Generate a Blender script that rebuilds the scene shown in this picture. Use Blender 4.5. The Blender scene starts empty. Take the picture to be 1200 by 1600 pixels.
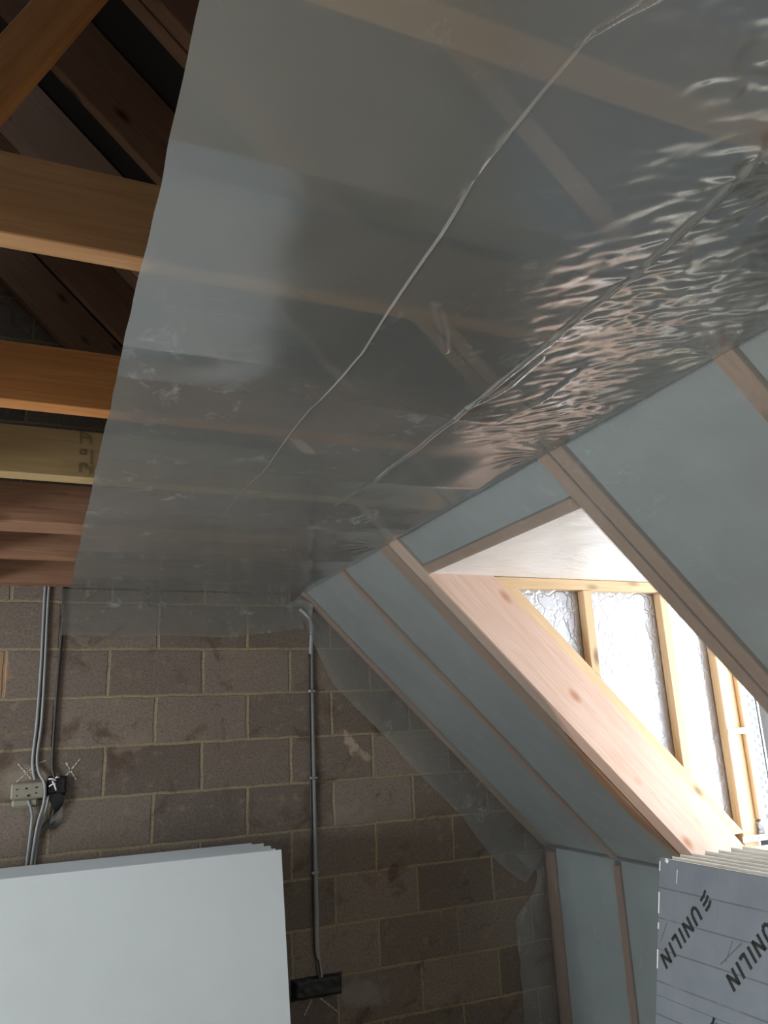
import bpy, bmesh, math, random
from mathutils import Vector, Matrix, noise

random.seed(7)
C = bpy.context.scene.collection
SC = bpy.context.scene
H = 1.65                       # eye height: every z below is given relative to the eye
R2 = math.sqrt(0.5)

# ------------------------------------------------------------------ camera
yaw, pitch, roll = 0.416751461, 0.269952016, -0.0464686917
cy, sy, cp, sp = math.cos(yaw), math.sin(yaw), math.cos(pitch), math.sin(pitch)
fw = Vector((sy * cp, cy * cp, sp)); r0 = Vector((cy, -sy, 0)); u0 = r0.cross(fw)
cr, sr = math.cos(roll), math.sin(roll)
rr = cr * r0 + sr * u0; uu = -sr * r0 + cr * u0
cam = bpy.data.cameras.new('camera'); cam.sensor_fit = 'HORIZONTAL'; cam.sensor_width = 36
cam.lens = 36 * 1222.36 / 1200; cam.clip_start = 0.02
co = bpy.data.objects.new('camera', cam); C.objects.link(co); SC.camera = co
M = Matrix((rr, uu, -fw)).transposed().to_4x4(); M.translation = Vector((0, 0, H)); co.matrix_world = M

# ------------------------------------------------------------------ world, daylight, exposure
SC.view_settings.view_transform = 'Standard'; SC.view_settings.look = 'None'
SC.view_settings.gamma = 1; SC.view_settings.use_curve_mapping = False
SC.view_settings.exposure = 0.0
w = bpy.data.worlds.new('overcast_sky'); SC.world = w; w.use_nodes = True
w.node_tree.nodes['Background'].inputs[0].default_value = (0.86, 0.94, 1.0, 1)
w.node_tree.nodes['Background'].inputs[1].default_value = 3.0

def area(name, loc, direction, sx, sy_, power, col):
    l = bpy.data.lights.new(name, 'AREA'); l.shape = 'RECTANGLE'; l.size = sx; l.size_y = sy_
    l.energy = power; l.color = col
    o = bpy.data.objects.new(name, l); C.objects.link(o)
    o.location = Vector(loc) + Vector((0, 0, H))
    o.rotation_euler = Vector(direction).to_track_quat('-Z', 'Y').to_euler()
    return o
area('daylight_dormer_window', (3.85, 2.20, -0.12), (-1, 0.03, -0.02), 1.4, 1.15, 102, (0.93, 0.97, 1.0))
area('daylight_roof_window', (2.65, -0.85, 0.5), (-.35, .25, -1), 1.0, 1.3, 60, (0.93, 0.97, 1.0))
area('added_left_light', (-3.95, 1.9, -.50), (1, .02, 0), 1.5, 1.0, 175, (0.93, 0.97, 1.0))  # added light, no window modelled here; brightens the right slope and joist undersides

# ------------------------------------------------------------------ materials
def new_mat(name):
    m = bpy.data.materials.new(name); m.use_nodes = True
    nt = m.node_tree; b = nt.nodes['Principled BSDF']
    return m, nt, b
def N(nt, t, **kw):
    n = nt.nodes.new(t)
    for k, v in kw.items():
        if k.startswith('i_'):
            n.inputs[int(k[2:])].default_value = v
        else: setattr(n, k, v)
    return n
def L(nt, a, b): nt.links.new(a, b)
def ramp(nt, fac, stops):
    r = N(nt, 'ShaderNodeValToRGB'); e = r.color_ramp.elements
    while len(e) < len(stops): e.new(0.5)
    for i, (p, c) in enumerate(stops):
        e[i].position = p; e[i].color = (c, c, c, 1) if isinstance(c, (int, float)) else (*c, 1)
    L(nt, fac, r.inputs[0]); return r.outputs[0]
def objco(nt, scale=(1, 1, 1), loc=(0, 0, 0), rnd=False):
    tc = N(nt, 'ShaderNodeTexCoord'); mp = N(nt, 'ShaderNodeMapping')
    mp.inputs['Scale'].default_value = scale; mp.inputs['Location'].default_value = loc
    src = tc.outputs['Object']
    if rnd:
        oi = N(nt, 'ShaderNodeObjectInfo'); mu = N(nt, 'ShaderNodeMath', operation='MULTIPLY', i_1=37.0)
        L(nt, oi.outputs['Random'], mu.inputs[0])
        ad = N(nt, 'ShaderNodeVectorMath', operation='ADD'); L(nt, src, ad.inputs[0]); L(nt, mu.outputs[0], ad.inputs[1])
        src = ad.outputs[0]
    L(nt, src, mp.inputs[0]); return mp.outputs[0]
def noise_tex(nt, vec, scale, detail=4, rough=.55, dist=0.0):
    n = N(nt, 'ShaderNodeTexNoise'); n.inputs['Scale'].default_value = scale
    n.inputs['Detail'].default_value = detail; n.inputs['Roughness'].default_value = rough
    n.inputs['Distortion'].default_value = dist
    L(nt, vec, n.inputs['Vector']); return n.outputs[0]
def mixc(nt, fac, a, b, mode='MIX'):
    m = N(nt, 'ShaderNodeMix', data_type='RGBA', blend_type=mode)
    for s, v in ((m.inputs[0], fac), (m.inputs[6], a), (m.inputs[7], b)):
        if isinstance(v, (int, float)): s.default_value = v
        elif isinstance(v, tuple): s.default_value = (*v, 1)
        else: L(nt, v, s)
    return m.outputs[2]
def bump(nt, h, b, strength=.3, dist=.01):
    n = N(nt, 'ShaderNodeBump'); n.inputs['Strength'].default_value = strength; n.inputs['Distance'].default_value = dist
    L(nt, h, n.inputs['Height']); L(nt, n.outputs[0], b.inputs['Normal']); return n

def pine(name, light, dark, knot=(0.10, 0.045, 0.02), rough=.75, knots=1.0):
    m, nt, b = new_mat(name)
    g = objco(nt, (1.2, 22, 22), rnd=True)
    f = noise_tex(nt, g, 3.0, 5, .6, .8)
    c = mixc(nt, ramp(nt, f, [(.3, 0.0), (.7, 1.0)]), light, dark)
    big = noise_tex(nt, objco(nt, (1.5, 5, 5), rnd=True), 1.6, 3)
    c = mixc(nt, ramp(nt, big, [(.45, 0.0), (.75, .55)]), c, dark)
    vo = N(nt, 'ShaderNodeTexVoronoi'); vo.inputs['Scale'].default_value = 6.0
    L(nt, objco(nt, (.55, 1.3, 1.3), rnd=True), vo.inputs['Vector'])
    k = ramp(nt, vo.outputs['Distance'], [(.05, knots), (.17, 0.0)])
    c = mixc(nt, k, c, knot)
    L(nt, c, b.inputs['Base Color']); b.inputs['Roughness'].default_value = rough
    bump(nt, f, b, .12, .004)
    return m
PINE_JOIST = pine('pine_joist', (0.50, 0.29, 0.14), (0.34, 0.18, 0.075))
PINE_ORANGE = pine('pine_orange', (0.54, 0.25, 0.075), (0.36, 0.14, 0.035))
PINE_YELLOW = pine('pine_yellow', (0.42, 0.31, 0.15), (0.32, 0.22, 0.10), knots=.3)
PINE_RED = pine('pine_red', (0.32, 0.175, 0.105), (0.21, 0.10, 0.055))
PINE_RAFTER = pine('pine_rafter', (0.40, 0.24, 0.155), (0.28, 0.155, 0.095))
PINE_PINK = pine('pine_pink', (0.68, 0.50, 0.41), (0.58, 0.38, 0.29), knot=(.45, .22, .12))
PINE_NEW = pine('pine_new', (0.72, 0.52, 0.32), (0.60, 0.41, 0.23), knots=.7)

def flat(name, col, rough=.7, metal=0.0, bumpy=None, spec=None, vary=.1):
    m, nt, b = new_mat(name)
    c = noise_tex(nt, objco(nt), 6, 4)
    L(nt, mixc(nt, ramp(nt, c, [(.35, 0.0), (.7, 1.0)]), tuple(x * (1 + vary * .5) for x in col), tuple(x * (1 - vary) for x in col)), b.inputs['Base Color'])
    b.inputs['Roughness'].default_value = rough; b.inputs['Metallic'].default_value = metal
    if spec is not None: b.inputs['Specular IOR Level'].default_value = spec
    if bumpy: bump(nt, noise_tex(nt, objco(nt), bumpy, 5), b, .25, .004)
    return m

def blockwork():
    m, nt, b = new_mat('concrete_blockwork')
    tc = N(nt, 'ShaderNodeTexCoord'); sep = N(nt, 'ShaderNodeSeparateXYZ'); L(nt, tc.outputs['Object'], sep.inputs[0])
    cmb = N(nt, 'ShaderNodeCombineXYZ'); L(nt, sep.outputs[0], cmb.inputs[0]); L(nt, sep.outputs[2], cmb.inputs[1])
    # wobble of the courses
    wob = N(nt, 'ShaderNodeTexNoise'); wob.inputs['Scale'].default_value = 9; L(nt, cmb.outputs[0], wob.inputs['Vector'])
    sub = N(nt, 'ShaderNodeVectorMath', operation='SUBTRACT', i_1=(.5, .5, .5)); L(nt, wob.outputs['Color'], sub.inputs[0])
    scl = N(nt, 'ShaderNodeVectorMath', operation='SCALE'); scl.inputs['Scale'].default_value = .014; L(nt, sub.outputs[0], scl.inputs[0])
    add = N(nt, 'ShaderNodeVectorMath', operation='ADD'); L(nt, cmb.outputs[0], add.inputs[0]); L(nt, scl.outputs[0], add.inputs[1])
    vec = add.outputs[0]
    br = N(nt, 'ShaderNodeTexBrick'); br.offset = .5; br.offset_frequency = 2; br.squash = 1
    for k, v in (('Scale', 1.0), ('Mortar Size', .0095), ('Mortar Smooth', .6), ('Bias', 0.0), ('Brick Width', .45), ('Row Height', .225)):
        br.inputs[k].default_value = v
    br.inputs['Color1'].default_value = (0.265, 0.220, 0.180, 1); br.inputs['Color2'].default_value = (0.140, 0.112, 0.092, 1)
    br.inputs['Mortar'].default_value = (0.33, 0.275, 0.175, 1)
    L(nt, vec, br.inputs['Vector'])
    big = noise_tex(nt, cmb.outputs[0], 2.2, 4, .6)
    fine = noise_tex(nt, cmb.outputs[0], 90, 5, .7)
    med = noise_tex(nt, cmb.outputs[0], 16, 5, .65)
    c = br.outputs['Color']
    c = mixc(nt, ramp(nt, big, [(.35, 0.0), (.7, .5)]), c, (0.20, 0.175, 0.155))
    c = mixc(nt, ramp(nt, fine, [(.3, .55), (.55, 0.0)]), c, (0.06, 0.045, 0.035))
    c = mixc(nt, ramp(nt, fine, [(.62, 0.0), (.75, .35)]), c, (0.36, 0.30, 0.26))
    # mortar smears beside the perpends and stains
    c = mixc(nt, ramp(nt, med, [(.56, 0.0), (.72, .6)]), c, (0.29, 0.235, 0.16))
    st = noise_tex(nt, cmb.outputs[0], 5, 5, .6, .5)
    c = mixc(nt, ramp(nt, st, [(.57, 0.0), (.68, .7)]), c, (0.085, 0.055, 0.038))
    # a pale plaster splash low beside the sloping flap
    def splash(c, px, pz, sx, sz, rot, col, amt):
        mp = N(nt, 'ShaderNodeMapping'); mp.vector_type = 'TEXTURE'
        mp.inputs['Location'].default_value = (px, pz, 0); mp.inputs['Rotation'].default_value = (0, 0, rot); mp.inputs['Scale'].default_value = (sx, sz, 1)
        L(nt, add2.outputs[0], mp.inputs[0]); ln = N(nt, 'ShaderNodeVectorMath', operation='LENGTH'); L(nt, mp.outputs[0], ln.inputs[0])
        return mixc(nt, ramp(nt, ln.outputs['Value'], [(.55, amt), (1.0, 0.0)]), c, col)
    w2 = N(nt, 'ShaderNodeTexNoise'); w2.inputs['Scale'].default_value = 22; L(nt, cmb.outputs[0], w2.inputs['Vector'])
    s2 = N(nt, 'ShaderNodeVectorMath', operation='SCALE'); s2.inputs['Scale'].default_value = .09; L(nt, w2.outputs['Color'], s2.inputs[0])
    add2 = N(nt, 'ShaderNodeVectorMath', operation='ADD'); L(nt, cmb.outputs[0], add2.inputs[0]); L(nt, s2.outputs[0], add2.inputs[1])
    OX, OZ = .15 - .225, -(.653 - 20 * .225)   # object origin offset used below
    X = lambda x: x + OX + .045
    Z = lambda z: z + OZ + .045
    c = splash(c, X(1.53), Z(-.06), .03, .085, .45, (0.42, 0.34, 0.26), .85)
    c = splash(c, X(1.60), Z(-.13), .022, .05, .8, (0.40, 0.32, 0.25), .7)
    c = splash(c, X(.42), Z(-.02), .10, .045, .3, (0.26, 0.20, 0.15), .6)
    c = splash(c, X(1.55), Z(-1.25), .16, .08, -.2, (0.30, 0.27, 0.25), .6)
    c = splash(c, X(1.52), Z(-.42), .16, .07, 0, (0.27, 0.235, 0.20), .6)
    c = splash(c, X(-.17), Z(.32), .05, .12, 0, (0.36, 0.22, 0.13), .8)
    c = splash(c, X(-.03), Z(-.16), .13, .09, 0, (0.30, 0.26, 0.20), .7)
    L(nt, c, b.inputs['Base Color']); b.inputs['Roughness'].default_value = .95
    b.inputs['Specular IOR Level'].default_value = .15
    inv = N(nt, 'ShaderNodeMath', operation='MULTIPLY_ADD', i_1=-1.0, i_2=1.0); L(nt, br.outputs['Fac'], inv.inputs[0])
    h = N(nt, 'ShaderNodeMath', operation='ADD'); L(nt, inv.outputs[0], h.inputs[0])
    f2 = N(nt, 'ShaderNodeMath', operation='MULTIPLY', i_1=.9); L(nt, fine, f2.inputs[0]); L(nt, f2.outputs[0], h.inputs[1])
    bump(nt, h.outputs[0], b, .8, .004)
    return m
BLOCK = blockwork()

def sheet_mat(name, amount, col, rough, bumps, tint=(0.93, 0.96, 0.96), haze=0.0, base=.09, scuff=1.0):
    """milky polythene: part clear, part scattering, glossy skin"""
    m, nt, b = new_mat(name)
    out = nt.nodes['Material Output']
    nt.nodes.remove(b)
    tr = N(nt, 'ShaderNodeBsdfTransparent'); tr.inputs[0].default_value = (*tint, 1)
    if haze:                                   # forward scatter: what lies far behind the film goes soft
        rf = N(nt, 'ShaderNodeBsdfRefraction'); rf.inputs['Roughness'].default_value = .5; rf.inputs['IOR'].default_value = 1.16
        rf.inputs[0].default_value = (*tint, 1)
        hz = N(nt, 'ShaderNodeMixShader', i_0=haze); L(nt, tr.outputs[0], hz.inputs[1]); L(nt, rf.outputs[0], hz.inputs[2]); tr = hz
    df = N(nt, 'ShaderNodeBsdfDiffuse'); tl = N(nt, 'ShaderNodeBsdfTranslucent')
    co_ = objco(nt)
    cloud = noise_tex(nt, co_, 2.5, 4, .6)
    colr = mixc(nt, ramp(nt, cloud, [(.35, 0.0), (.7, 1.0)]), col, tuple(x * .82 for x in col))
    L(nt, colr, df.inputs[0]); L(nt, colr, tl.inputs[0])
    sc = N(nt, 'ShaderNodeMixShader', i_0=.42); L(nt, df.outputs[0], sc.inputs[1]); L(nt, tl.outputs[0], sc.inputs[2])
    mx = N(nt, 'ShaderNodeMixShader')
    # scuffs: whitish dusty rub marks
    sf = noise_tex(nt, objco(nt, (1.0, .8, 1.0)), 13, 6, .72, .6)
    sm = noise_tex(nt, objco(nt, (1, 1, 1), (3, 1, 0)), 2.6, 2)
    mu = N(nt, 'ShaderNodeMath', operation='MULTIPLY'); L(nt, ramp(nt, sf, [(.55, 0.0), (.67, 1.0)]), mu.inputs[0]); L(nt, ramp(nt, sm, [(.48, 0.0), (.64, .9 * scuff)]), mu.inputs[1])
    ad = N(nt, 'ShaderNodeMath', operation='MULTIPLY_ADD', i_1=.35, i_2=amount); ad.use_clamp = True
    L(nt, mu.outputs[0], ad.inputs[0])
    ca = N(nt, 'ShaderNodeAttribute', attribute_name='crease')     # whiter and milkier along the narrow folds
    ad2 = N(nt, 'ShaderNodeMath', operation='MULTIPLY_ADD', i_1=.30); ad2.use_clamp = True
    L(nt, ca.outputs['Fac'], ad2.inputs[0]); L(nt, ad.outputs[0], ad2.inputs[2])
    colw = mixc(nt, ca.outputs['Fac'], mixc(nt, mu.outputs[0], colr, (.66, .69, .70)), (.60, .62, .60)); L(nt, colw, df.inputs[0]); L(nt, colw, tl.inputs[0])
    ad = ad2
    L(nt, ad.outputs[0], mx.inputs[0]); L(nt, tr.outputs[0], mx.inputs[1]); L(nt, sc.outputs[0], mx.inputs[2])
    gl = N(nt, 'ShaderNodeBsdfGlossy'); gl.inputs['Roughness'].default_value = rough; gl.inputs[0].default_value = (1, 1, 1, 1)
    fr = N(nt, 'ShaderNodeLayerWeight'); fr.inputs['Blend'].default_value = .5
    bp = N(nt, 'ShaderNodeBump'); bp.inputs['Strength'].default_value = bumps; bp.inputs['Distance'].default_value = .004
    L(nt, noise_tex(nt, objco(nt, (1.6, 1, 1)), 26, 4, .6, .8), bp.inputs['Height'])
    for n_ in (gl, fr): L(nt, bp.outputs[0], n_.inputs['Normal'])
    pw = N(nt, 'ShaderNodeMath', operation='POWER', i_1=3.2); L(nt, fr.outputs['Facing'], pw.inputs[0])
    f = N(nt, 'ShaderNodeMath', operation='MULTIPLY_ADD', i_1=.75, i_2=base); f.use_clamp = True; L(nt, pw.outputs[0], f.inputs[0])
    m2 = N(nt, 'ShaderNodeMixShader'); L(nt, f.outputs[0], m2.inputs[0]); L(nt, mx.outputs[0], m2.inputs[1]); L(nt, gl.outputs[0], m2.inputs[2])
    L(nt, m2.outputs[0], out.inputs['Surface'])
    return m
SHEET = sheet_mat('milky_polythene_ceiling', .42, (0.46, 0.54, 0.565), .16, .05, haze=.30, base=.18)
SHEET_S = sheet_mat('milky_polythene_slope', .27, (0.42, 0.46, 0.47), .34, .06, scuff=.3)
SHEET_W = sheet_mat('milky_polythene_flap', .30, (0.36, 0.38, 0.37), .30, .08)
SHEET_ST = sheet_mat('polythene_stretched', .30, (0.5, 0.52, 0.52), .12, .2)

INSUL = flat('insulation_facing_grey', (0.27, 0.305, 0.31), .55, .0, 30)
def foil():
    m, nt, b = new_mat('crumpled_foil')
    b.inputs['Base Color'].default_value = (.50, .51, .54, 1); b.inputs['Metallic'].default_value = .85
    b.inputs['Roughness'].default_value = .38
    v = N(nt, 'ShaderNodeTexVoronoi', feature='DISTANCE_TO_EDGE'); v.inputs['Scale'].default_value = 16
    nz = N(nt, 'ShaderNodeTexNoise'); nz.inputs['Scale'].default_value = 14; L(nt, objco(nt), nz.inputs['Vector'])
    ad = N(nt, 'ShaderNodeVectorMath', operation='MULTIPLY_ADD', i_1=(.09, .09, .09)); L(nt, nz.outputs['Color'], ad.inputs[0]); L(nt, objco(nt), ad.inputs[2])
    L(nt, ad.outputs[0], v.inputs['Vector'])
    h = ramp(nt, v.outputs['Distance'], [(0.0, 0.0), (.10, 1.0)])
    h2 = mixc(nt, .45, h, noise_tex(nt, objco(nt), 40, 4, .6, 1.0))
    bump(nt, h2, b, .45, .006)
    return m
FOIL = foil()
def foil_ceiling():
    m, nt, b = new_mat('white_foil_sheet')
    b.inputs['Base Color'].default_value = (.84, .82, .80, 1); b.inputs['Metallic'].default_value = .25
    b.inputs['Roughness'].default_value = .42
    h = noise_tex(nt, objco(nt, (2.2, 14, 1)), 3, 4, .6, .7)
    msk = noise_tex(nt, objco(nt), 2.2, 2)
    mu = N(nt, 'ShaderNodeMath', operation='MULTIPLY'); L(nt, h, mu.inputs[0]); L(nt, ramp(nt, msk, [(.35, .2), (.6, 1.0)]), mu.inputs[1])
    bump(nt, mu.outputs[0], b, .9, .02)
    return m
FOILC = foil_ceiling()
FELT = flat('roofing_felt', (0.035, 0.03, 0.028), .9)
BOARDW = flat('plasterboard_paper', (0.56, 0.615, 0.64), .8, vary=.02)
BOARDE = flat('board_edge_green_grey', (0.12, 0.17, 0.17), .85, 0, 120)
FOAM = flat('foam_edge_cream', (0.62, 0.58, 0.48), .9, 0, 160)
FOILW = flat('foil_edge_white', (0.85, 0.86, 0.86), .5)
METAL = flat('galvanised_steel', (0.42, 0.45, 0.47), .4, .8)
DARKHOLE = flat('perforation_shadow_grey', (0.13, 0.15, 0.16), .6, .3)
CABLE = flat('grey_cable', (0.27, 0.29, 0.30), .45)
CABLED = flat('dark_cable', (0.022, 0.019, 0.017), .5)
TAPE = flat('black_tape', (0.012, 0.014, 0.016), .42, 0, 60)
IVORY = flat('ivory_plastic', (0.27, 0.26, 0.20), .7, 0, 60)
CHALK = flat('chalk', (0.50, 0.47, 0.42), .95)
PLASTER = flat('plain_plaster', (0.42, 0.39, 0.36), .9)
FLOORM = flat('chipboard_floor', (0.50, 0.42, 0.32), .8, 0, 90)
UPVC = flat('white_upvc', (0.82, 0.84, 0.85), .35)
INK = flat('black_print', (0.015, 0.018, 0.018), .7)
INKG = flat('faded_print', (0.20, 0.15, 0.09), .8)
STEELNAIL = flat('bright_nail', (0.8, 0.8, 0.8), .2, 1)

def board_face():
    """foil board face with printed grid lines, local x = across, local y = up the board from its top edge"""
    m, nt, b = new_mat('printed_foil_face')
    tc = N(nt, 'ShaderNodeTexCoord'); sep = N(nt, 'ShaderNodeSeparateXYZ'); L(nt, tc.outputs['Object'], sep.inputs[0])
    def line(sock, period, off, wd):
        a = N(nt, 'ShaderNodeMath', operation='ADD', i_1=off); L(nt, sock, a.inputs[0])
        p = N(nt, 'ShaderNodeMath', operation='PINGPONG', i_1=period / 2); L(nt, a.outputs[0], p.inputs[0])
        return ramp(nt, p.outputs[0], [(wd * .5, 1.0), (wd, 0.0)])
    hl = line(sep.outputs[1], .0995, 0.0, .0022)
    vl = line(sep.outputs[0], .0975, 0.02, .0022)
    c = (0.47, 0.49, 0.53)
    n1 = noise_tex(nt, objco(nt), 7, 3)
    c = mixc(nt, ramp(nt, n1, [(.3, 0.0), (.7, 1.0)]), (0.255, 0.285, 0.32), (0.215, 0.245, 0.28))
    mv = N(nt, 'ShaderNodeMath', operation='MULTIPLY', i_1=.28); L(nt, vl, mv.inputs[0])
    c = mixc(nt, mv.outputs[0], c, (0.20, 0.22, 0.23))
    brk = ramp(nt, noise_tex(nt, objco(nt), 8, 2), [(.35, .25), (.5, .85)])
    mh = N(nt, 'ShaderNodeMath', operation='MULTIPLY'); L(nt, hl, mh.inputs[0]); L(nt, brk, mh.inputs[1])
    c = mixc(nt, mh.outputs[0], c, (0.10, 0.11, 0.12))
    L(nt, c, b.inputs['Base Color']); b.inputs['Roughness'].default_value = .42; b.inputs['Metallic'].default_value = .25
    bump(nt, noise_tex(nt, objco(nt), 30, 3), b, .08, .003)
    return m
PRINTED = board_face()
def glass():
    m, nt, b = new_mat('window_glass'); out = nt.nodes['Material Output']; nt.nodes.remove(b)
    t = N(nt, 'ShaderNodeBsdfTransparent'); g = N(nt, 'ShaderNodeBsdfGlossy'); g.inputs['Roughness'].default_value = .02
    mx = N(nt, 'ShaderNodeMixShader', i_0=.06); L(nt, t.outputs[0], mx.inputs[1]); L(nt, g.outputs[0], mx.inputs[2]); L(nt, mx.outputs[0], out.inputs[0])
    return m
GLASS = glass()

# ------------------------------------------------------------------ object helpers
def tag(o, label=None, cat=None, group=None, kind=None):
    if label: o['label'] = label
    if cat: o['category'] = cat
    if group: o['group'] = group
    if kind: o['kind'] = kind
    return o
def setparent(o, p):
    if p is None: return
    bpy.context.view_layer.update()
    o.parent = p; o.matrix_parent_inverse = Matrix.Identity(4)
    o.matrix_basis = p.matrix_world.inverted() @ o['_mw_'] if False else p.matrix_world.inverted() @ MW[o.name]
MW = {}
def frame(o, ax, ay, az):
    m = Matrix((Vector(ax).normalized(), Vector(ay).normalized(), Vector(az).normalized())).transposed().to_4x4()
    m.translation = Vector(o) + Vector((0, 0, H)); return m
WORLD = frame((0, 0, 0), (1, 0, 0), (0, 1, 0), (0, 0, 1))
def link(name, me, mats, fr, parent=None):
    o = bpy.data.objects.new(name, me); C.objects.link(o)
    for m in (mats if isinstance(mats, (list, tuple)) else [mats]): me.materials.append(m)
    MW[o.name] = fr.copy()
    o.matrix_basis = fr
    if parent is not None:
        o.parent = parent; o.matrix_parent_inverse = Matrix.Identity(4); o.matrix_basis = MW[parent.name].inverted() @ fr
    return o
def empty(name, at):
    o = bpy.data.objects.new(name, None); C.objects.link(o); o.empty_display_size = .05
    fr = frame(at, (1, 0, 0), (0, 1, 0), (0, 0, 1)); o.matrix_basis = fr; MW[o.name] = fr; return o
def prism(name, fr, poly, c0, c1, mats, parent=None, bevel=.0015, side=0, cap=0):
    """poly in the frame's x,y plane, extruded c0..c1 along its z"""
    bm = bmesh.new()
    a = sum(poly[i][0] * poly[(i + 1) % len(poly)][1] - poly[(i + 1) % len(poly)][0] * poly[i][1] for i in range(len(poly)))
    if a < 0: poly = poly[::-1]
    lo = [bm.verts.new((x, y, c0)) for x, y in poly]; hi = [bm.verts.new((x, y, c1)) for x, y in poly]
    n = len(poly)
    f = bm.faces.new(lo[::-1]); f.material_index = cap
    f = bm.faces.new(hi); f.material_index = cap
    for i in range(n):
        f = bm.faces.new((lo[i], lo[(i + 1) % n], hi[(i + 1) % n], hi[i])); f.material_index = side
    if bevel: bmesh.ops.bevel(bm, geom=bm.edges[:], offset=bevel, segments=1, affect='EDGES')
    bmesh.ops.recalc_face_normals(bm, faces=bm.faces[:])
    me = bpy.data.meshes.new(name); bm.to_mesh(me); bm.free()
    return link(name, me, mats, fr, parent)
def box(name, p0, p1, mats, parent=None, bevel=.0015, origin=None):
    x0, y0, z0 = p0; x1, y1, z1 = p1
    og = origin or ((x0 + x1) / 2, (y0 + y1) / 2, z0)
    fr = frame(og, (1, 0, 0), (0, 1, 0), (0, 0, 1))
    return prism(name, fr, [(x0 - og[0], y0 - og[1]), (x1 - og[0], y0 - og[1]), (x1 - og[0], y1 - og[1]), (x0 - og[0], y1 - og[1])], z0 - og[2], z1 - og[2], mats, parent, bevel)
def XZ(x=0, y=0, z=0): return frame((x, y, z), (1, 0, 0), (0, 0, 1), (0, -1, 0))      # local x,y = world x,z ; local z = -world y
SX, SZ = 1.265, .72
def SL(y=0): return frame((SX, y, SZ), (R2, 0, -R2), (R2, 0, R2), (0, -1, 0))         # down the slope, outward, -y
def grid_mesh(name, fn, us, vs, mats, fr, parent=None, mask=None, smooth=True):
    me = bpy.data.meshes.new(name)
    V = [fn(u, v) for v in vs for u in us]; nu = len(us); F = []
    for j in range(len(vs) - 1):
        for i in range(nu - 1):
            if mask and not mask((us[i] + us[i + 1]) / 2, (vs[j] + vs[j + 1]) / 2): continue
            F.append((j * nu + i, j * nu + i + 1, (j + 1) * nu + i + 1, (j + 1) * nu + i))
    me.from_pydata(V, [], F); me.update()
    bm = bmesh.new(); bm.from_mesh(me); bmesh.ops.delete(bm, geom=[v for v in bm.verts if not v.link_faces], context='VERTS'); bm.to_mesh(me); bm.free()
    if smooth: me.polygons.foreach_set('use_smooth', [True] * len(me.polygons))
    return link(name, me, mats, fr, parent)
def tube(name, pts, r, mat, parent=None, n=8, flat_=1.0):
    """swept round cable; points in eye-relative world space"""
    P = [Vector(p) for p in pts]
    Q = []
    for i in range(len(P) - 1):      # Catmull-Rom
        a, b, c, d = P[max(i - 1, 0)], P[i], P[i + 1], P[min(i + 2, len(P) - 1)]
        for k in range(6):
            t = k / 6
            Q.append(.5 * ((2 * b) + (c - a) * t + (2 * a - 5 * b + 4 * c - d) * t * t + (3 * b - a - 3 * c + d) * t ** 3))
    Q.append(P[-1]); og = P[-1]
    bm = bmesh.new(); rings = []
    for i, q in enumerate(Q):
        t = (Q[min(i + 1, len(Q) - 1)] - Q[max(i - 1, 0)]).normalized()
        s = t.cross(Vector((0, 1, 0))); s = s.normalized() if s.length > 1e-4 else Vector((1, 0, 0)); u = s.cross(t)
        rings.append([bm.verts.new(q - og + r * (math.cos(2 * math.pi * k / n) * s + flat_ * math.sin(2 * math.pi * k / n) * u)) for k in range(n)])
    for i in range(len(rings) - 1):
        for k in range(n): bm.faces.new((rings[i][k], rings[i][(k + 1) % n], rings[i + 1][(k + 1) % n], rings[i + 1][k]))
    bm.faces.new(rings[0]); bm.faces.new(rings[-1][::-1]); bmesh.ops.recalc_face_normals(bm, faces=bm.faces[:])
    me = bpy.data.meshes.new(name); bm.to_mesh(me); bm.free(); me.polygons.foreach_set('use_smooth', [True] * len(me.polygons))
    return link(name, me, mat, frame(og, (1, 0, 0), (0, 1, 0), (0, 0, 1)), parent)
def strokes(name, fr, segs, width, thick, mat, parent=None):
    """printed strokes as thin bars lying on the frame's x,y plane"""
    bm = bmesh.new()
    for s in segs:
        (x0, y0), (x1, y1) = s[:2]; wd = s[2] if len(s) > 2 else width
        d = Vector((x1 - x0, y1 - y0)); d.normalize(); n = Vector((-d.y, d.x)) * wd / 2
        cs = [(x0 + n.x, y0 + n.y), (x0 - n.x, y0 - n.y), (x1 - n.x, y1 - n.y), (x1 + n.x, y1 + n.y)]
        lo = [bm.verts.new((a, b, 0)) for a, b in cs]; hi = [bm.verts.new((a, b, thick)) for a, b in cs]
        bm.faces.new(lo[::-1]); bm.faces.new(hi)
        for i in range(4): bm.faces.new((lo[i], lo[(i + 1) % 4], hi[(i + 1) % 4], hi[i]))
    bmesh.ops.recalc_face_normals(bm, faces=bm.faces[:])
    me = bpy.data.meshes.new(name); bm.to_mesh(me); bm.free()
    return link(name, me, mat, fr, parent)
def rng(a, b, step):
    n = max(1, int(round((b - a) / step))); return [a + (b - a) * i / n for i in range(n + 1)]

# ------------------------------------------------------------------ the shell
FL = -1.65; YW = 4.029; RX = -1.0; RZ = SZ + SX - RX            # ridge
struct = lambda o: tag(o, kind='structure')
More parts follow.
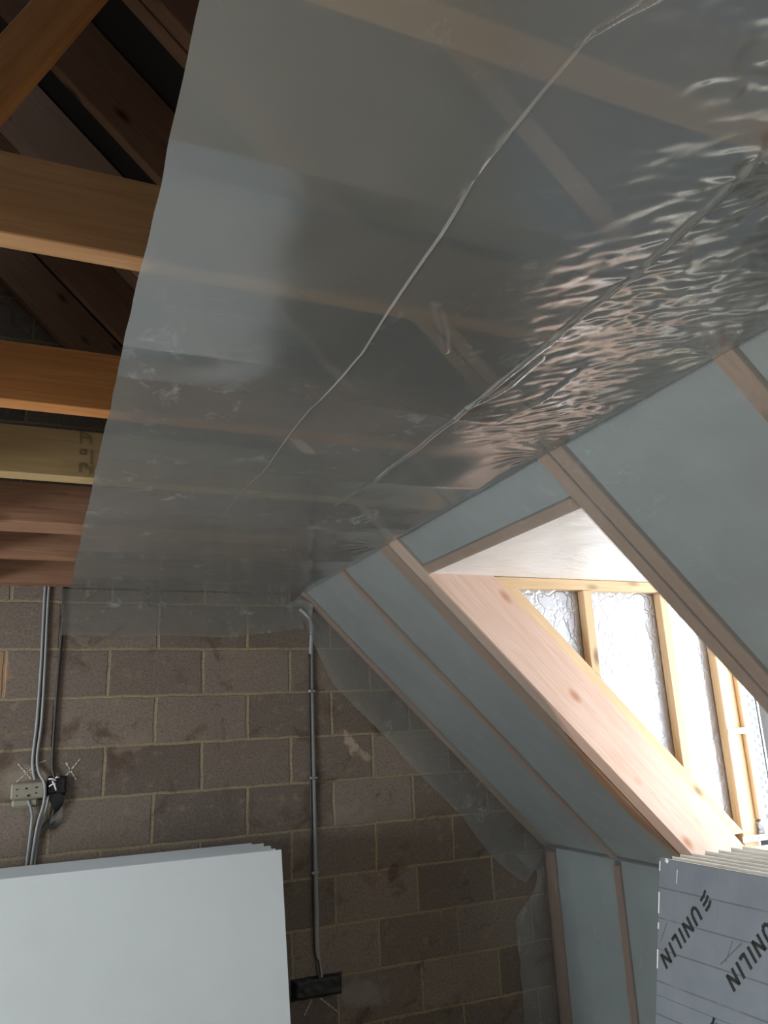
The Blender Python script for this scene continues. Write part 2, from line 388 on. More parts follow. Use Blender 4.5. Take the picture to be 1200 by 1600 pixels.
# gable wall, its object origin set so that the courses land where they do
def wall_obj(name, poly, y0, y1, mat):
    ox, oz = -.15 + .225 - .45 * 12, .653 - 20 * .225
    return prism(name, XZ(ox, 0, oz), [(x - ox, z - oz) for x, z in poly], -y1, -y0, mat, bevel=0)
def wall_mat_fix():
    # the brick texture reads object x and object y (the local frame is already x,z)
    nt = BLOCK.node_tree
    for n in nt.nodes:
        if n.type == 'COMBXYZ':
            sep = [k for k in nt.nodes if k.type == 'SEPXYZ'][0]
            nt.links.new(sep.outputs[1], n.inputs[1])
        if n.type == 'MAPPING' and n.vector_type == 'TEXTURE':
            l = n.inputs['Location'].default_value
            l[0] += .45 * 12 - .225 - (-.225) - .15 + .15
wall_mat_fix()
apex = [(-4.75, FL), (3.35, FL), (3.35, .0), (2.76 + .0, -.45), (RX, RZ + .3), (-4.75, -.45)]
struct(wall_obj('wall_gable', [(-4.75, FL), (2.76, FL), (2.76, -.45), (RX, RZ + .32), (-4.75, -.44)], YW, YW + .2, BLOCK))
struct(wall_obj('wall_back', [(-4.75, FL), (2.76, FL), (2.76, -.45), (RX, RZ + .32), (-4.75, -.44)], -3.2, -3.0, BLOCK))
struct(box('floor', (-4.75, -3.2, FL - .1), (3.4, YW + .2, FL), FLOORM, bevel=0))
struct(box('wall_left', (-4.80, -3.0, FL), (-4.70, YW, -.6), PLASTER, bevel=0))
for a, b, c in ((-3.0, 1.71, -.52), (1.71, 2.83, -.605), (2.83, YW, -.52)): struct(box('wall_right', (2.758, a, FL), (2.85, b, c), FELT, bevel=0))
# roof lining felt, both slopes (right one open at the dormer and at the roof window behind the camera)
def roof_right(y0, y1, s0, s1):
    o = prism('ceiling', SL(), [(s0, .225), (s1, .225), (s1, .24), (s0, .24)], -y1, -y0, FELT, bevel=0); return struct(o)
s_ridge = (RX - SX) / R2
roof_right(2.93, YW, s_ridge, 2.3); roof_right(1.64, 2.93, s_ridge, .20 + .02); roof_right(.36, 1.64, s_ridge, 2.3)
roof_right(-3.0, -1.6, s_ridge, 2.3); roof_right(-1.6, .36, s_ridge, .25); roof_right(-1.6, .36, 1.75, 2.3)
LS = frame((RX, 0, RZ), (-R2, 0, -R2), (-R2, 0, R2), (0, 1, 0))
for a, b, c, d in ((-3.0, 1.1, 0, 5.6), (2.7, YW, 0, 5.6), (1.1, 2.7, 0, 3.45), (1.1, 2.7, 5.4, 5.6)):
    struct(prism('ceiling', LS, [(c, .225), (d, .225), (d, .24), (c, .24)], a, b, FELT, bevel=0))
# left side of the room below the collars: boarded slope
LL = frame((2 * RX - SX, 0, SZ), (-R2, 0, -R2), (-R2, 0, R2), (0, 1, 0))
for a, b, c, d in ((-3.0, 1.1, 0, 2.1), (2.7, YW, 0, 2.1), (1.1, 2.7, 0, .25), (1.1, 2.7, 1.95, 2.1)):  # middle bay left open for the added left light
    struct(prism('ceiling', LL, [(c, 0), (d, 0), (d, .05), (c, .05)], a, b, PLASTER, bevel=0))

# unseen boarding over the left half, added to keep the loft dark
struct(box('ceiling', (2 * RX - SX, -3.0, .722), (-.27, YW, .718), PLASTER, bevel=0))

# ------------------------------------------------------------------ ceiling joists (collars)
J = [(.555, .05, PINE_JOIST), (1.120, .042, PINE_JOIST), (1.752, .052, PINE_ORANGE), (2.265, .062, PINE_YELLOW),
     (2.800, .150, PINE_RED), (3.370, .048, PINE_RED), (3.925, .085, PINE_RED), (-.05, .05, PINE_JOIST), (-.65, .05, PINE_JOIST)]
JL = ['brown ceiling joist seen only through the plastic sheet at the top, nearest the camera',
      'thick knotty brown joist highest of those bare at the left edge, pale lit underside',
      'orange brown grained ceiling joist, second bare one down from the knotty joist',
      'yellowish ceiling joist with dark stamped marks beside the sheet edge',
      'reddish double ceiling joist with knots just below the stamped yellowish joist',
      'thin reddish ceiling joist, last but one before the block wall',
      'red brown timber lying against the top of the block wall', 'joist', 'joist']
for i, (y, wd, mt) in enumerate(J[:7]):
    xr = 1.245
    z0 = .724; dz = .14
    o = prism('ceiling_joist', XZ(-1.0, y, 0), [(-2.2, z0), (xr + 1, z0), (xr + 1 - dz, z0 + dz), (-2.2, z0 + dz)], -wd, 0, mt, bevel=.002)
    tag(o, JL[i], 'joist', 'ceiling joists across the room')
    if i == 3:
        # stamp reads along the joist turned on end: strokes in local x,z on the face toward the room
        fr = frame((0, y - .0006, 0), (1, 0, 0), (0, 0, 1), (0, -1, 0))
        seg = []
        seg += [((.062, .862), (.064, .826)), ((.062, .860), (.088, .850)), ((.088, .850), (.090, .826)), ((.066, .846), (.088, .842))]
        seg += [((.064, .806), (.078, .806)), ((.078, .806), (.078, .794)), ((.078, .794), (.064, .794)), ((.064, .794), (.064, .806)), ((.092, .810), (.094, .768), .005)]
        seg += [((.064, .764), (.066, .738)), ((.064, .764), (.080, .762)), ((.080, .762), (.082, .748)), ((.092, .756), (.094, .736), .006)]
        strokes('grade_stamp', fr, seg, .0055, .0006, INKG, o)['label'] = 'faded dark stamped marks'

# ------------------------------------------------------------------ roof rafters
def rafter(y0, y1, s0, s1, mat, label, name='roof_rafter', n1=.215):
    o = prism(name, SL(y0), [(s0, 0), (s1, 0), (s1, n1), (s0, n1)], -(y1 - y0), 0, mat, bevel=.002)
    return tag(o, label, 'rafter', 'rafters of the right hand roof slope')
top = s_ridge + .05
rafter(3.372, 3.418, top, 1.96, PINE_RAFTER, 'slim rafter showing as a thin dark line between dormer and block wall')
rafter(2.747, 2.832, top, 2.12, PINE_PINK, 'pinkish knotty rafter whose deep lit face forms the left side of the dormer opening')
rafter(2.842, 2.925, top, 1.96, PINE_RAFTER, 'brown rafter doubled behind the pinkish one left of the dormer opening')
rafter(2.215, 2.260, top, -.004, PINE_RAFTER, 'rafter in the dark loft crossing behind the orange strut')
rafter(1.708, 1.758, top, 1.96, PINE_RAFTER, 'brown rafter directly along the right side of the dormer opening')
rafter(1.645, 1.700, top, 1.96, PINE_RAFTER, 'brown rafter doubled up on the near side of the right dormer trimmer')
rafter(1.050, 1.102, top, 1.96, PINE_RAFTER, 'brown rafter at the right edge behind the plastic sheet')
rafter(.470, .520, top, 1.96, PINE_RAFTER, 'rafter just outside the right edge nearest the camera')
rafter(3.965, 4.022, top, 1.96, PINE_RAFTER, 'dark rafter tight against the block wall')
tr = prism('header_timber', SL(1.762), [(.152, 0), (.190, 0), (.190, .17), (.152, .17)], -(2.745 - 1.762), 0, PINE_RAFTER, bevel=.0015)
tag(tr, 'brown cross timber along the top of the dormer opening', 'timber')

# orange strut in the loft, bolted behind the knotty joist
a65 = math.radians(65)
st = prism('loft_strut', frame((-.222, 1.215, .84), (math.cos(a65), 0, math.sin(a65)), (-math.sin(a65), 0, math.cos(a65)), (0, -1, 0)),
           [(-.09, -.036), (1.2, -.036), (1.25, .036), (-.09, .036)], 0, .045, PINE_ORANGE, bevel=.002)
tag(st, 'orange slanting strut in the dark loft at the top left corner', 'timber')

# ------------------------------------------------------------------ insulation between the rafters
def insul(y0, y1, s0, s1, label, n0=.012):
    o = prism('insulation_board', SL(y0), [(s0, n0), (s1, n0), (s1, n0 + .1), (s0, n0 + .1)], -(y1 - y0), 0, INSUL, bevel=.003)
    return tag(o, label, 'insulation', 'grey insulation boards between the rafters')
insul(3.421, 3.962, -.02, 1.955, 'grey insulation strip on the slope nearest the block wall')
insul(2.928, 3.369, -.02, 1.955, 'grey insulation strip between thin dark rafter line and dormer rafter')
insul(1.765, 2.743, .004, .149, 'short grey insulation panel above the dormer opening')
insul(1.105, 1.642, .004, 1.955, 'wide grey insulation panel right of the dormer opening')
insul(.523, 1.047, .004, 1.955, 'grey insulation panel in the right edge corner beyond the last visible rafter')
insul(-2.9, -1.6, .004, 1.955, 'grey insulation panel on the slope behind the camera')
insul(-.0, .467, .004, 1.955, 'grey insulation panel on the slope beside the camera')
# knee wall below
KX = 2.668
for y0, y1, lab in ((3.93, 4.022, 'brown knee wall stud beside the block wall'), (3.385, 3.430, 'brown knee wall stud in the middle of the grey low wall'),
                    (2.80, 2.85, 'knee wall stud hidden behind the leaning foil boards')):
    o = box('knee_wall_stud', (KX, y0, FL), (KX + .088, y1, -.70), PINE_RED, bevel=.002); tag(o, lab, 'stud', 'studs of the low knee wall')
def kinsul(y0, y1, lab):
    o = box('insulation_board', (KX + .012, y0, FL + .002), (KX + .088, y1, -.676), INSUL, bevel=.003); tag(o, lab, 'insulation', 'grey insulation boards of the low knee wall')
kinsul(3.433, 3.927, 'grey insulation panel in the low wall between the two brown studs')
kinsul(2.853, 3.382, 'grey insulation panel in the low wall left of the foil board stack')
kinsul(1.0, 2.797, 'grey insulation panel in the low wall behind the foil board stack')
kinsul(-2.9, .997, 'grey insulation panel in the low wall beside the camera')

# ------------------------------------------------------------------ dormer
DZ = .590
o = box('insulation_board', (1.402, 1.70, DZ), (3.20, 2.83, DZ + .05), FOILC, bevel=0); tag(o, 'white wrinkled foil sheet lining the dormer ceiling', 'insulation')
struct(box('ceiling', (1.40, 1.60, DZ + .055), (3.25, 2.95, DZ + .10), FELT, bevel=0))
# left cheek: studs standing on the rafter, foil boards behind
CY0, CY1 = 2.752, 2.797
def cheek_stud(poly, lab, y0=CY0, y1=CY1, mat=PINE_NEW, name='cheek_stud', fr=None):
    o = prism(name, fr or XZ(poly[0][0], y1, poly[0][1]), [(a - poly[0][0], b - poly[0][1]) for a, b in poly] if fr is None else poly, 0, y1 - y0, mat, bevel=.0015)
    return tag(o, lab, 'timber', 'pale timber frame of the dormer cheek')
SN = lambda x, z: x + z
XS = 2.288                                   # x+z along the rafter's top edge
cheek_stud([(XS - DZ + .004, DZ - .002), (XS - DZ + .048, DZ - .046), (2.85, DZ - .046), (2.85, DZ - .002)], 'pale horizontal top plate under the dormer ceiling foil')
# sole plate along the rafter, grain along its length
fr = frame((XS - DZ, CY1, DZ), (R2, 0, -R2), (R2, 0, R2), (0, -1, 0))
o = prism('cheek_sole_plate', fr, [(.064, .0015), (1.555, .0015), (1.60, .048), (.112, .048)], 0, CY1 - CY0, PINE_NEW, bevel=.0015)
tag(o, 'pale diagonal plate lying along the top of the pinkish rafter', 'timber', 'pale timber frame of the dormer cheek')
def vstud(x0, x1, lab, y0=CY0 + .002):
    d = .050 * 1.4142
    o = prism('cheek_stud', frame((x0, CY1, 0), (0, 0, 1), (-1, 0, 0), (0, -1, 0)),
              [(XS - x0 + d - .002, 0), (XS - x1 + d - .002, -(x1 - x0)), (DZ - .048, -(x1 - x0)), (DZ - .048, 0)], 0, CY1 - y0, PINE_NEW, bevel=.0015)
    return tag(o, lab, 'timber', 'pale timber frame of the dormer cheek')
vstud(2.150, 2.193, 'short pale upright stud, first from the left in the dormer cheek')
vstud(2.575, 2.618, 'long pale upright stud in the middle of the dormer cheek')
for x0, x1, yy, zb, lab in ((2.852, 2.905, 0.0, -.60, 'left timber of the corner post at the dormer window'), (2.907, 2.957, .016, -.60, 'middle recessed timber of the corner post at the dormer window'),
                        (2.959, 2.992, -.004, -.46, 'right pale edge timber of the corner post at the dormer window')):
    o = prism('corner_post', frame((x0, CY1, 0), (0, 0, 1), (-1, 0, 0), (0, -1, 0)), [(zb, 0), (zb, -(x1 - x0)), (DZ - .002, -(x1 - x0)), (DZ - .002, 0)], 0, CY1 - CY0 - yy, PINE_NEW, bevel=.003)
    tag(o, lab, 'timber', 'timbers of the dormer corner post')
# foil boards filling the cheek
def foilb(x0, x1, lab):
    fr = XZ(x0, CY1 + .028, 0)
    o = prism('foil_board', fr, [(0, XS - x0 + .002), (x1 - x0, XS - x1 + .002), (x1 - x0, DZ - .003), (0, DZ - .003)], 0, .025, FOIL, bevel=0)
    tag(o, lab, 'insulation', 'silver foil boards in the dormer cheek')
foilb(1.74, 2.171, 'small triangular silver foil board at the top of the dormer cheek')
foilb(2.173, 2.597, 'crumpled silver foil board in the middle bay of the dormer cheek')
foilb(2.599, 3.0, 'silver foil board in the bright bay next to the dormer corner post')
# straps
def strap(x, z, ln, lab):
    t = empty('steel_strap', (x, CY0 - .008, z))
    s = box('strip', (x, CY0 - .0105, z), (x + ln, CY0 - 0.0112, z + .026), METAL, t, bevel=.0004)
    for k in range(4):
        cx = x + ln * (.1 + .8 * k / 3)
        hz = frame((cx, CY0 - .0106, z + .013), (1, 0, 0), (0, 0, 1), (0, -1, 0))
        rr_ = .0045 if k in (0, 3) else .003
        prism('nail_head' if k in (0, 3) else 'punched_hole', hz, [(rr_ * math.cos(q * math.pi / 5), rr_ * math.sin(q * math.pi / 5)) for q in range(10)], 0, .0012, STEELNAIL if k in (0, 3) else DARKHOLE, t, bevel=0)
    tag(t, lab, 'metal strap', 'steel straps on the dormer corner post')
strap(2.848, -.094, .150, 'upper galvanised strap nailed across the dormer corner post')
strap(2.835, -.545, .150, 'lower galvanised strap at the foot of the dormer corner post')
# perforated metal bead
t = empty('perforated_bead', (3.0, CY0, -.5))
box('wing', (2.998, CY0 + .006, -.50), (3.062, CY0 + .008, DZ - .004), METAL, t, bevel=0)
box('nose', (3.062, CY0 + .000, -.50), (3.072, CY0 + .010, DZ - .004), METAL, t, bevel=.001)
slots = []
for k in range(26):
    for q in (0, 1):
        z = -.49 + k * .04 + q * .02; x = 3.012 + q * .024
        slots.append(((x, z), (x + .016, z), .018))
strokes('punched_slots', frame((0, CY0 + .0058, 0), (1, 0, 0), (0, 0, 1), (0, -1, 0)), slots, .018, .0005, DARKHOLE, t)
tag(t, 'perforated galvanised bead beside the dormer corner post', 'metal bead')
o = box('mortar_lump', (2.955, CY0 - .012, -.535), (3.04, CY0 + .03, -.46), IVORY, bevel=.012)
bm = bmesh.new(); bm.from_mesh(o.data); bmesh.ops.subdivide_edges(bm, edges=bm.edges[:], cuts=5, use_grid_fill=True)
for v in bm.verts: v.co += noise.noise_vector(v.co * 40) * .008
bm.to_mesh(o.data); bm.free(); tag(o, 'crumpled grey lump of torn foil at the foot of the perforated bead', 'debris')
o.data.materials.clear(); o.data.materials.append(FOIL)
# right cheek (turned away from the camera) and the front wall with its window
o = prism('insulation_board', XZ(0, 1.755, 0), [(1.71, DZ - .003), (3.1, DZ - .003), (3.1, -.60), (2.89, -.60)], 0, .045, FOIL, bevel=0)
tag(o, 'foil board lining the cheek on the hidden right side of the dormer', 'insulation')
struct(prism('wall_dormer', XZ(0, 2.88, 0), [(1.6, .66), (3.25, .66), (3.25, -.62), (2.88, -.62)], 0, .05, FELT, bevel=0))
struct(prism('wall_dormer', XZ(0, 1.705, 0), [(1.6, .66), (3.25, .66), (3.25, -.62), (2.88, -.62)], 0, .05, FELT, bevel=0))
struct(box('trim_1', (2.66, 1.765, -.60), (3.25, 2.745, -.565), UPVC))
def winframe(name, x0, x1, y0, y1, z0, z1, w_=.045):
    t = empty(name, ((x0 + x1) / 2, (y0 + y1) / 2, z0)); t['kind'] = 'structure'
    box('window_frame', (x0, y0, z0), (x1, y0 + w_, z1), UPVC, t); box('window_frame', (x0, y1 - w_, z0), (x1, y1, z1), UPVC, t)
    box('window_frame', (x0, y0 + w_, z0), (x1, y1 - w_, z0 + w_), UPVC, t); box('window_frame', (x0, y0 + w_, z1 - w_), (x1, y1 - w_, z1), UPVC, t)
    box('pane', ((x0 + x1) / 2 - .003, y0 + w_, z0 + w_), ((x0 + x1) / 2 + .003, y1 - w_, z1 - w_), GLASS, t, bevel=0)
    return t
winframe('window_1', 3.13, 3.19, 1.76, 2.755, -.56, .585)
# roof window behind the camera
t = empty('window_2', (2.0, -.8, .4)); t['kind'] = 'structure'
for a, b, c, d in ((-1.6, -1.53, .25, 1.75), (-.07, .0, .25, 1.75), (-1.53, -.07, .25, .32), (-1.53, -.07, 1.68, 1.75)):
    prism('window_frame', SL(a), [(c, 0.0), (d, 0.0), (d, .26), (c, .26)], -(b - a), 0, PINE_NEW, t, bevel=.002)
prism('pane', SL(-1.53), [(.32, .24), (1.68, .24), (1.68, .246), (.32, .246)], -1.46, 0, GLASS, t, bevel=0)
# above and below it
insul(-1.6, 0, .004, .245, 'grey insulation panel above the roof window behind the camera')
insul(-1.6, 0, 1.755, 1.955, 'grey insulation panel below the roof window behind the camera')

# ------------------------------------------------------------------ ceiling sheet
def seg_d(px, py, a, b):
    vx, vy = b[0] - a[0], b[1] - a[1]; l2 = vx * vx + vy * vy
    t = max(0, min(1, ((px - a[0]) * vx + (py - a[1]) * vy) / l2)); return math.hypot(px - a[0] - t * vx, py - a[1] - t * vy), t
# folds: (points, half width, depth, sign)
FOLDS = [([(.515, -.3), (.529, .474), (.507, .52), (.495, .766), (.513, .95), (.527, 1.10), (.545, 1.30), (.531, 1.60), (.537, 1.974), (.53, 2.5), (.52, 3.1)], .0014, .0024),
         ([(.84, .2), (.849, .637), (.862, .861), (.878, 1.16), (.871, 1.461), (.885, 1.768), (.855, 2.348)], .0045, .007),
         ([(.500, .545), (.528, .492), (.552, .452), (.60, .38)], .0014, .0024),
         ([(.871, 1.461), (.905, 1.33), (.90, 1.20)], .004, .006),
         ([(.98, 1.50), (1.02, 1.36), (1.01, 1.20)], .004, .006),
         ([(.60, 1.085), (.66, 1.17), (.70, 1.24)], .006, .003)]
STAPLES = [(1.26, 1.70), (1.262, 1.07), (1.255, 2.86), (.93, .60)]
CR = [0.0]
def ceil_h(x, y):
    h = 0.0; CR[0] = 0.0
    jy = min(abs(y - (j[0] + j[1] / 2)) for j in J)
    h += -.010 * min(1, jy / .25) ** 2
    h += .007 * noise.noise(Vector((x * 2.3, y * 1.9, 3.1)))
    h += .0022 * noise.noise(Vector((x * 7 + y * 2, y * 6, 9.1)))
    for pts, wd, dp in FOLDS:
        if y < pts[0][1] - .6 and y < pts[-1][1] - .6: continue
        best = 9
        for a, b in zip(pts, pts[1:]):
            if min(a[0], b[0]) - .05 < x < max(a[0], b[0]) + .05 and min(a[1], b[1]) - .05 < y < max(a[1], b[1]) + .05:
                d, _ = seg_d(x, y, a, b); best = min(best, d)
        if best < .05:
            fade = 1.0 if wd > .005 else .75
            if y > 2.0: fade *= max(.15, 1 - (y - 2.0) / 1.2)
            g = fade * math.exp(-(best / wd) ** 2); h -= dp * g
            if wd < .003: CR[0] = max(CR[0], math.exp(-(best / .00125) ** 2) * fade * (.55 + .9 * abs(noise.noise(Vector((x * 5, y * 7, 6))))))
    # crumpled patch between the second fold and the slope
    cx, cy_ = 1.02, .86
    q = math.hypot((x - cx) / .36, (y - cy_ - .35 * (x - 1.0)) / .52)
    m = max(0.0, 1 - q) ** .7 if q < 1 else 0.0
    q2 = math.hypot((x - .73) / .22, (y - .49 - .25 * (x - .73)) / .12); m = max(m, (1 - q2) ** .6 * .9 if q2 < 1 else 0)
    q3 = math.hypot((x - 1.10) / .28, (y - 1.42) / .32); m = max(m, (1 - q3) * .8 if q3 < 1 else 0)
    if m > 0:
        u = x * .80 - y * .60; v = x * .60 + y * .80
        n1 = noise.noise(Vector((u * 9 + .6 * noise.noise(Vector((x * 9, y * 9, 1))), v * 26, 2)))
        n2 = noise.noise(Vector((u * 24, v * 50, 5)))
        n3 = 1 - abs(noise.noise(Vector((x * 16, y * 12, 8)))) * 2
        n4 = abs(noise.noise(Vector((u * 11 + 3, v * 34, 4)))); n5 = abs(noise.noise(Vector((u * 20, v * 20, 14))))
        h += m * (.0034 * n1 + .0018 * n2 + .0016 * n3 - .0060 * n4 - .0035 * n5)
    for sx_, sy_ in STAPLES:
        d = math.hypot(x - sx_, y - sy_)
        if d < .28:
            th = math.atan2(y - sy_, x - sx_)
            h += .0028 * (1 - d / .28) * math.exp(-((d - .07) / .09) ** 2) * math.sin(th * 13 + 3 * noise.noise(Vector((x * 5, y * 5, 0))))
            h += .006 * math.exp(-(d / .05) ** 2)
    t = (.0015 - h) * 1200
    return .0015 - (t if t > 30 else math.log(1 + math.exp(t))) / 1200
def edge_x(y):                                      # cut left edge of the sheet
    return .104 + .010 * noise.noise(Vector((y * 1.7, 4, 4))) + .003 * noise.noise(Vector((y * 9, 2, 4)))
US = [(x - .104) / 1.154 for x in rng(.104, .497, .0090)[:-1] + rng(.497, .553, .0011)[:-1] + rng(.553, .70, .0062)[:-1] + rng(.70, 1.258, .0040)]
VS = rng(-1.2, .25, .08)[:-1] + rng(.25, 1.95, .0046)[:-1] + rng(1.95, 4.014, .012)
def ceil_pt(u, y):
    x0 = edge_x(y); x = x0 + (1.258 - x0) * u
    e = min(1, (1 - u) / .03)
    z = .7185 + ceil_h(x, y) * e; CRS.append(CR[0]); return (x, y, z)
CRS = []
sheet = grid_mesh('plastic_sheet', ceil_pt, US, VS, SHEET, WORLD)
at = sheet.data.attributes.new('crease', 'FLOAT', 'POINT'); at.data.foreach_set('value', CRS)
tag(sheet, 'milky clear plastic sheet stapled under the ceiling joists with long creases', 'plastic sheet')
# flap folded down the block wall
def flap_pt(u, v):
    x = .078 + 1.20 * u; zb = .492 + .012 * noise.noise(Vector((x * 3, 0, 5))) + .05 * max(0, (u - .7) / .3) ** 1.3
    z = .716 + (zb - .716) * v
    return (x, 4.014 - .006 * math.sin(v * 3) + .005 * noise.noise(Vector((x * 6, z * 6, 1))), z)
fl = grid_mesh('wall_flap', flap_pt, rng(0, 1, .012), rng(0, 1, .05), SHEET_W, WORLD, sheet)
fl['label'] = 'strip of the sheet folded down over the block wall'

# ------------------------------------------------------------------ slope sheet
def slope_h(s, y):
    h = .004 + .003 * noise.noise(Vector((s * 2, y * 3, 7)))
    h += .0012 * noise.noise(Vector((s * 9, y * 9, 2)))
    return h
def sl_pt(s, y):
    n = -slope_h(s, y)
    # the cut edge beside the pinkish rafter bellies into the room near the foot
    if 2.70 < y < 3.25 and s > .9:
        k = math.sin(min(1, (s - .9) / 1.07) * math.pi) * max(0, 1 - abs(y - 2.83) / .22)
        n -= .035 * k
    return (SX + s * R2 + n * R2, y, SZ - s * R2 + n * R2)
def lower_edge(s):                                  # y of the sheet's free edge left of the dormer
    if s < .9: return 2.752
    t = (s - .9) / 1.05
    return 2.752 + .10 * math.sin(min(1, t) * math.pi) ** 1.2 + .02 * t
def sl_pt2(s, v):
    y = lower_edge(s) + (4.016 - lower_edge(s)) * v; return sl_pt(s, y)
sl = grid_mesh('plastic_sheet', sl_pt2, rng(-.003, 1.962, .02), rng(0, 1, .012), SHEET_S, WORLD)
tag(sl, 'milky plastic sheet over the sloping roof between dormer opening and block wall', 'plastic sheet')
sr_ = grid_mesh('plastic_sheet', sl_pt, rng(-.003, 1.962, .02), rng(.35, 1.757, .015), SHEET_S, WORLD)
tag(sr_, 'milky plastic sheet over the slope right of the dormer opening', 'plastic sheet')
st_ = grid_mesh('plastic_strip', sl_pt, rng(-.003, .188, .012), rng(1.760, 2.750, .015), SHEET_S, WORLD)
tag(st_, 'short plastic strip over the panel above the dormer opening', 'plastic sheet')
# flap of that sheet on the gable, following the slope then the knee wall
def gflap(u, v):
    s = 2.0 * u
    wob = .012 * noise.noise(Vector((s * 3, 0, 2)))
    wdt = (.055 + .165 * min(1, s / .45)) + wob
    if s > 1.5: wdt += .03 * math.sin((s - 1.5) / .5 * math.pi)
    n = -wdt * v
    return (SX + s * R2 + n * R2, 4.014 - .006 * math.sin(v * 3.1) - .006 * abs(noise.noise(Vector((s * 8, v * 2, 1)))), SZ - s * R2 + n * R2 - .0)
gf = grid_mesh('wall_flap', gflap, rng(0, 1, .01), rng(0, 1, .06), SHEET_W, WORLD, sl); gf['label'] = 'strip of the sheet folded onto the block wall along the slope'
def kflap(u, v):
    z = -.70 + (FL + .03 + .70) * u
    xe = 2.44 + .02 * noise.noise(Vector((z * 4, 1, 1))) + .02 * noise.noise(Vector((z * 11, 1, 1)))
    if z > -1.05: xe += .16 * math.sin((z + 1.05) / .35 * math.pi * .8) ** 2 * (1 if z < -.78 else .6)
    x = 2.655 + (xe - 2.655) * v
    return (x, 4.012 - .010 * math.sin(v * 3.1) - .008 * abs(noise.noise(Vector((x * 9, z * 5, 1)))), z)
kf = grid_mesh('wall_flap', kflap, rng(0, 1, .012), rng(0, 1, .06), SHEET_W, WORLD, sl); kf['label'] = 'wavy edge of the sheet folded onto the block wall at the knee wall'
def kn_pt(u, v):
    y = 1.2 + (4.012 - 1.2) * u; z = -.668 + (FL + .01 + .668) * v
    return (2.657 - .004 * noise.noise(Vector((y * 4, z * 3, 2))), y, z)
kn = grid_mesh('plastic_sheet', kn_pt, rng(0, 1, .012), rng(0, 1, .03), SHEET_S, WORLD)
tag(kn, 'milky plastic sheet over the low knee wall left of the foil boards', 'plastic sheet')
# ------------------------------------------------------------------ printed foil board stack
lean = math.radians(12); cl, slx = math.cos(lean), math.sin(lean)
BH = 1.15 / cl
P0 = Vector((2.131, 2.463, -.5))
dx = 0.0
NB = 8
TH = [.050, .050, .050, .075, .050, .075, .050, .050]
yoff = [0, -.008, .006, .0, .012, -.004, .008, .0]
for k in range(NB):
    o_ = P0 + Vector((dx, yoff[k], 0))
    fr = frame(o_, (0, -1, 0), (slx, 0, cl), (-cl, 0, slx))         # local x toward the camera, y up the board, z out of the face
    t = empty('foil_insulation_board', (o_.x - slx * BH, o_.y - 1.2, FL))
    th = TH[k] - .002; LN = 1.2 if k < 5 else .66
    prism('foam_core', fr, [(0, 0), (LN, 0), (LN, -BH), (0, -BH)], -th + .001, -.001, FOAM, t, bevel=0)
    prism('printed_face', fr, [(0, 0), (LN, 0), (LN, -BH), (0, -BH)], -.001, 0.0, PRINTED if k == 0 else FOILW, t, bevel=0)
    prism('back_face', fr, [(0, 0), (LN, 0), (LN, -BH), (0, -BH)], -th, -th + .001, FOILW, t, bevel=0)
    tag(t, ['foil faced insulation board with black printed lettering, front of the leaning stack', 'second foil insulation board back from the lettered front one',
            'third foil insulation board back in the leaning stack', 'thick foil insulation board, fourth back in the leaning stack',
            'fifth foil insulation board back in the leaning stack', 'thick foil insulation board, sixth back in the leaning stack',
            'seventh foil insulation board back, last but one in the stack', 'rearmost foil insulation board of the stack below the dormer window'][k],
        'insulation board', 'foil insulation boards leaning below the dormer')
    if k == 0:
        face = t; FR = fr
    dx += TH[k] / cl
# lettering, reading down to the left and upside down in view
SCL = 1.163
def word(parent, e, full=True):
    """e = far lower end of the word on the board (local x, y)"""
    rd = Vector((-.655, -.755)).normalized(); up = Vector((.66, -.75)).normalized(); hgt = .050 * 1.0
    x_ax, y_ax = rd, up
    adv = dict(U=.055, N=.056, I=.028, L=.042)
    glyph = {'U': [((0, 1), (0, .3)), ((0, .3), (.1, .08)), ((.1, .08), (.3, 0)), ((.3, 0), (.5, .08)), ((.5, .08), (.6, .3)), ((.6, .3), (.6, 1))],
             'N': [((0, 0), (0, 1)), ((0, .96), (.62, .04)), ((.62, 0), (.62, 1))], 'I': [((0, 0), (0, 1))], 'L': [((0, 1), (0, 0)), ((0, .07), (.5, .07))]}
    segs = []; pen = 0
    tot = sum(adv[c] for c in 'UNILIN')
    org = Vector(e) - rd * (tot - .02) 
    def P(a, b): 
        a = a + b * .18 * hgt
        v = org + x_ax * a + y_ax * b; return (v.x, v.y)
    for c in 'UNILIN':
        for (a0, b0), (a1, b1) in glyph[c]:
            segs.append((P(pen + a0 * hgt, b0 * hgt), P(pen + a1 * hgt, b1 * hgt), 0.0112))
        pen += adv[c]
    for q in range(3):                     # three slanted bars of the emblem
        b0 = .10 + q * .36
        segs.append((P(-.072, (b0 - .10) * hgt), P(-.053, (b0 + .06) * hgt), .0098)); segs.append((P(-.054, (b0 + .03) * hgt), P(-.032, (b0 + .06) * hgt), .0098))
    fr2 = FR @ Matrix.Translation((0, 0, .0004))
    return strokes('printed_lettering', fr2, segs, 0.0112, .0004, INK, parent)
for e in ((.012 * SCL, -.272 * SCL), (.267 * SCL, -.269 * SCL), (.528 * SCL, -.277 * SCL), (.055, -.68), (.35, -.68), (.645, -.68)):
    lt = word(face, e)
    lt['label'] = 'black printed word with three bar emblem'
